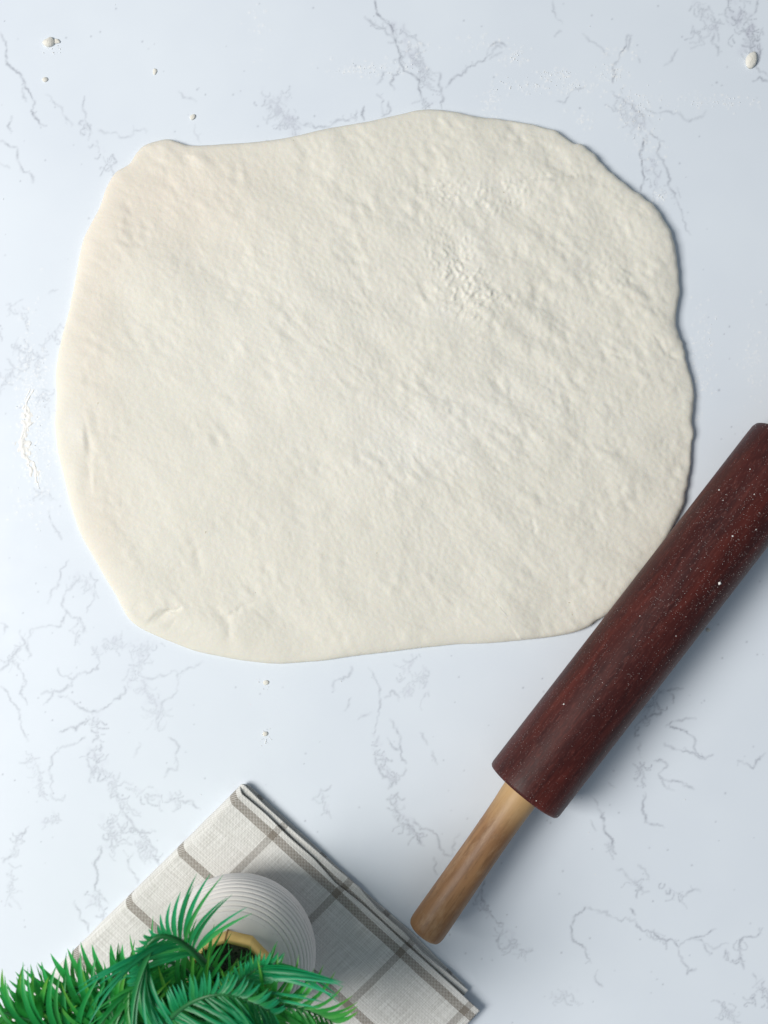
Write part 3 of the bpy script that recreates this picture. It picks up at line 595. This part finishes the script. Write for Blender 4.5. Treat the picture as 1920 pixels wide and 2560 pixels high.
# ------------------------------------------------------------------ artificial palm fern
def leafmat(name, c0, c1, c2):
    c0, c1, c2 = [tuple(min(v * 1.3, .8) for v in q) for q in (c0, c1, c2)]
    m = N(name); t = m.attr('lt'); co = m.coord()
    c = m.mix(m.ramp(t, (.0, 0.0), (.65, 1.0)), c0, c1); c = m.mix(m.ramp(t, (.62, 0.0), (1.0, 1.0)), c, c2); c = m.mix(m.math('MULTIPLY', m.noise(co, 60, 2), .5), c, (c[0] if False else (c0[0] * .6, c0[1] * .6, c0[2] * .6)))
    c = m.mix(m.ramp(m.attr('lr'), (.0, .55), (.4, 0.0)), c, (c0[0] * .5, c0[1] * .5, c0[2] * .6)); c = m.mix(m.ramp(m.attr('lr'), (.72, 0.0), (1.0, .55)), c, (.09, .42, .075))
    m.base(c, .36, .45)
    tr = m.n('ShaderNodeBsdfTranslucent'); m.put(tr.inputs[0], m.mix(.45, c, (.10, .45, .06))); mx = m.n('ShaderNodeMixShader'); mx.inputs[0].default_value = .42
    m.t.links.new(m.p.outputs[0], mx.inputs[1]); m.t.links.new(tr.outputs[0], mx.inputs[2]); m.t.links.new(mx.outputs[0], m.out.inputs[0]); return m.m
LM = {'teal': leafmat('leaf_teal', (.006, .23, .072), (.010, .33, .150), (.026, .39, .22)), 'green': leafmat('leaf_green', (.007, .20, .034), (.016, .34, .080), (.042, .44, .12)),
      'lime': leafmat('leaf_lime', (.010, .20, .030), (.035, .36, .055), (.26, .55, .06)), 'deep': leafmat('leaf_deep', (.005, .14, .026), (.008, .21, .045), (.016, .28, .08))}
ms = N('stem'); co = ms.coord(); ms.base(ms.mix(ms.noise(co, 90, 3), (.006, .085, .020), (.020, .17, .045)), .4, .4)
plant = bpy.data.objects.new('palm_fern', None); COL.objects.link(plant); plant.location = (AX, AY, VZ + .058)
tag(plant, 'bushy green artificial palm fern with arching feathery fronds in the vase', 'plant')
PO = np.array(plant.location)
def tube(P, r0, r1, seg=8):
    n = len(P); tg = np.gradient(P, axis=0); tg /= np.linalg.norm(tg, axis=1)[:, None]; up = np.array([.13, .21, 1.0]); V = []
    for k in range(n):
        s = np.cross(tg[k], up); s /= np.linalg.norm(s) + 1e-9; q = np.cross(s, tg[k]); r = r0 + (r1 - r0) * k / (n - 1)
        a = np.linspace(0, 2 * math.pi, seg, endpoint=False); V.append(P[k] + r * (np.outer(np.cos(a), s) + np.outer(np.sin(a), q)))
    return np.concatenate(V), grid_faces(n, seg, True)
def leaflet(base, T_, S_, Nn, L, w, fwd, curl, droop, r):
    """narrow tapering blade: 8 rows of 3 verts, folded along its midrib"""
    n = 9; t = np.linspace(0, 1, n); P = [base]; d = None
    for k in range(1, n):
        q = t[k]; d = S_ * (1 - fwd * (1 - q) * .9) + T_ * (fwd - curl * q) + Nn * (.35 - droop * q * 1.6); d = d / np.linalg.norm(d); P.append(P[-1] + d * L / (n - 1))
    P = np.array(P); tg = np.gradient(P, axis=0); tg /= np.linalg.norm(tg, axis=1)[:, None]
    wd = w * np.minimum(1, (.30 + 2.6 * t)) * np.clip(1 - t ** 1.8, 0, 1) ** .8; wd[-1] = w * .03
    V = []
    for k in range(n):
        b = np.cross(Nn, tg[k]); b /= np.linalg.norm(b) + 1e-9; u = np.cross(tg[k], b)
        V += [P[k] - b * wd[k] * .5 + u * wd[k] * .22, P[k], P[k] + b * wd[k] * .5 + u * wd[k] * .22]
    return np.array(V), np.repeat(t, 3)
LF = grid_faces(9, 3)
count = [0]
def frond(ctrl, n, L, w=.0024, kind='green', fwd=.75, curl=.45, droop=.45, sides=(1, 1), start=.18, up=(0, 0, 1), single=True, seed=0, rad=.0015, lpow=.5, pcut=9.0, zf=.62):
    r = np.random.default_rng(seed + 100)
    P = np.array([W(a_, b_, .075 + (z_ - .075) * zf) for a_, b_, z_ in ctrl]) - PO; L = L * 1.1; w = w * 1.1; P = resample(catmull(P, 12, False), 48)
    tv, tf = tube(P, rad, rad * .35); fr = obj('frond', mesh_np('frond', tv, tf), ms.m, plant)
    tg = np.gradient(P, axis=0); tg /= np.linalg.norm(tg, axis=1)[:, None]; up = np.array(up, float)
    joinV, joinF, joinT = [], [], []
    for i in range(n):
        u = start + (1 - start) * (i + .5) / n; k = int(u * 47); T_ = tg[k] * np.array([1, 1, .35]); T_ /= np.linalg.norm(T_); S0 = np.cross(T_, up); S0 /= np.linalg.norm(S0) + 1e-9; Nn = np.cross(S0, T_)
        for sd, on in ((1, sides[0]), (-1, sides[1])):
            if not on: continue
            ll = L * on * (math.sin(math.pi * (.12 + .80 * (u - start) / (1 - start))) ** lpow) * r.uniform(.92, 1.08) * (max(.12, 1 - 8 * max(0, u - pcut)) if sd > 0 else 1)
            f = fwd + .35 * (u - .5) + r.normal() * .06
            V, t = leaflet(P[k] , T_, S0 * sd, Nn + r.normal(size=3) * .07, ll, w * r.uniform(.85, 1.2), f, curl * r.uniform(.6, 1.3), droop * r.uniform(.6, 1.4), r)
            if single and count[0] < 298:
                me = mesh_np('leaflet', V, LF); attr(me, 'lt', t); attr(me, 'lr', np.full(27, r.random())); obj('leaflet', me, LM[kind], fr); count[0] += 1
            else: joinF.append(LF + 27 * len(joinV)); joinV.append(V); joinT.append(t)
    if joinV:
        me = mesh_np('leaflets', np.concatenate(joinV), np.concatenate(joinF)); attr(me, 'lr', np.repeat(r.random(len(joinV)), 27)); attr(me, 'lt', np.concatenate(joinT)); tag(obj('leaflets', me, LM[kind], fr), kind='stuff')
    return fr
# the fronds seen best come first: right side of travel = +S
frond([(548,2448,.080),(530,2430,.115),(505,2402,.140),(470,2368,.154),(435,2346,.162),(400,2340,.166),(370,2362,.166),(350,2410,.160),(335,2470,.150)], 30, .034, .0024, 'teal', .62, .40, .12, (1.5, 1.4), .46, seed=1, rad=.0027, pcut=.56, lpow=.35)
frond([(560,2510,.120),(568,2490,.150),(590,2462,.166),(622,2435,.174),(655,2414,.178),(690,2404,.176)], 26, .040, .0022, 'teal', .75, .12, .2, (1.2, .25), .10, seed=2, lpow=.35)
frond([(405,2570,.165),(440,2532,.182),(490,2500,.192),(545,2486,.196),(610,2496,.194),(685,2530,.186)], 34, .036, .0022, 'teal', .6, .3, .4, (1.15, .35), .06, seed=3)
frond([(390,2480,.15),(350,2452,.170),(290,2446,.182),(220,2458,.188),(145,2490,.186),(60,2545,.178),(0,2590,.17)], 18, .0215, .0036, 'green', .30, .1, .2, (1.0, 1.4), .10, seed=4, zf=.34)
frond([(500,2470,.13),(455,2420,.156),(385,2395,.166),(310,2425,.168),(250,2490,.160)], 30, .044, .0025, 'green', .5, .7, .15, (0, 1.25), .10, seed=7, lpow=.35, zf=.45)
frond([(560,2590,.140),(620,2545,.166),(690,2516,.176),(760,2522,.176),(830,2552,.168)], 22, .029, .0022, 'lime', .65, .3, .4, (1.0, .9), .1, seed=6)
frond([(360,2600,.165),(310,2555,.186),(235,2525,.194),(150,2520,.196),(60,2545,.190)], 15, .027, .0036, 'green', .5, .35, .3, (1.0, 1.0), .12, seed=5, zf=.34)
frond([(140,2620,.18),(110,2565,.194),(60,2545,.198),(0,2530,.198),(-60,2530,.194)], 13, .026, .0036, 'lime', .4, .2, .2, (1.0, 1.0), .1, seed=8, zf=.34)
fr_ = [([(520,2520,.10),(500,2500,.15),(440,2480,.172),(380,2500,.170),(330,2560,.155)], 'green'), ([(540,2540,.10),(520,2540,.16),(480,2560,.185),(420,2610,.18)], 'lime'),
       ([(500,2560,.11),(400,2540,.16),(300,2560,.18),(210,2600,.175)], 'green'), ([(530,2560,.11),(600,2560,.15),(650,2590,.165),(700,2650,.15)], 'lime'),
       ([(540,2480,.09),(520,2470,.12),(470,2500,.14),(440,2560,.14)], 'deep'),
       ([(540,2500,.09),(580,2510,.12),(640,2540,.135),(690,2590,.12)], 'deep'), ([(500,2540,.09),(440,2540,.12),(360,2590,.13)], 'deep'), ([(420,2600,.12),(300,2560,.15),(180,2560,.165),(80,2600,.16)], 'deep'),
       ([(300,2640,.15),(200,2600,.19),(110,2590,.2),(20,2620,.19)], 'green'), ([(520,2600,.12),(560,2590,.17),(620,2610,.19),(680,2660,.18)], 'teal'), ([(380,2640,.14),(340,2590,.18),(280,2580,.19),(200,2620,.185)], 'lime'),
       ([(560,2480,.08),(520,2520,.11),(500,2600,.13)], 'deep'), ([(420,2520,.10),(340,2520,.13),(260,2560,.13)], 'deep')]
for q, (c, k) in enumerate(fr_): frond(c, 23, .037, .0031, k, .6, .5, .35, (1, 1), .08, single=False, seed=20 + q, zf=.36)
stv, stf = tube(resample(np.array([W(560,2450,.065), W(552,2458,.085), W(535,2480,.11), W(520,2520,.13)]) - PO, 14), .0035, .002)
obj('stem', mesh_np('stem', stv, stf), ms.m, plant)
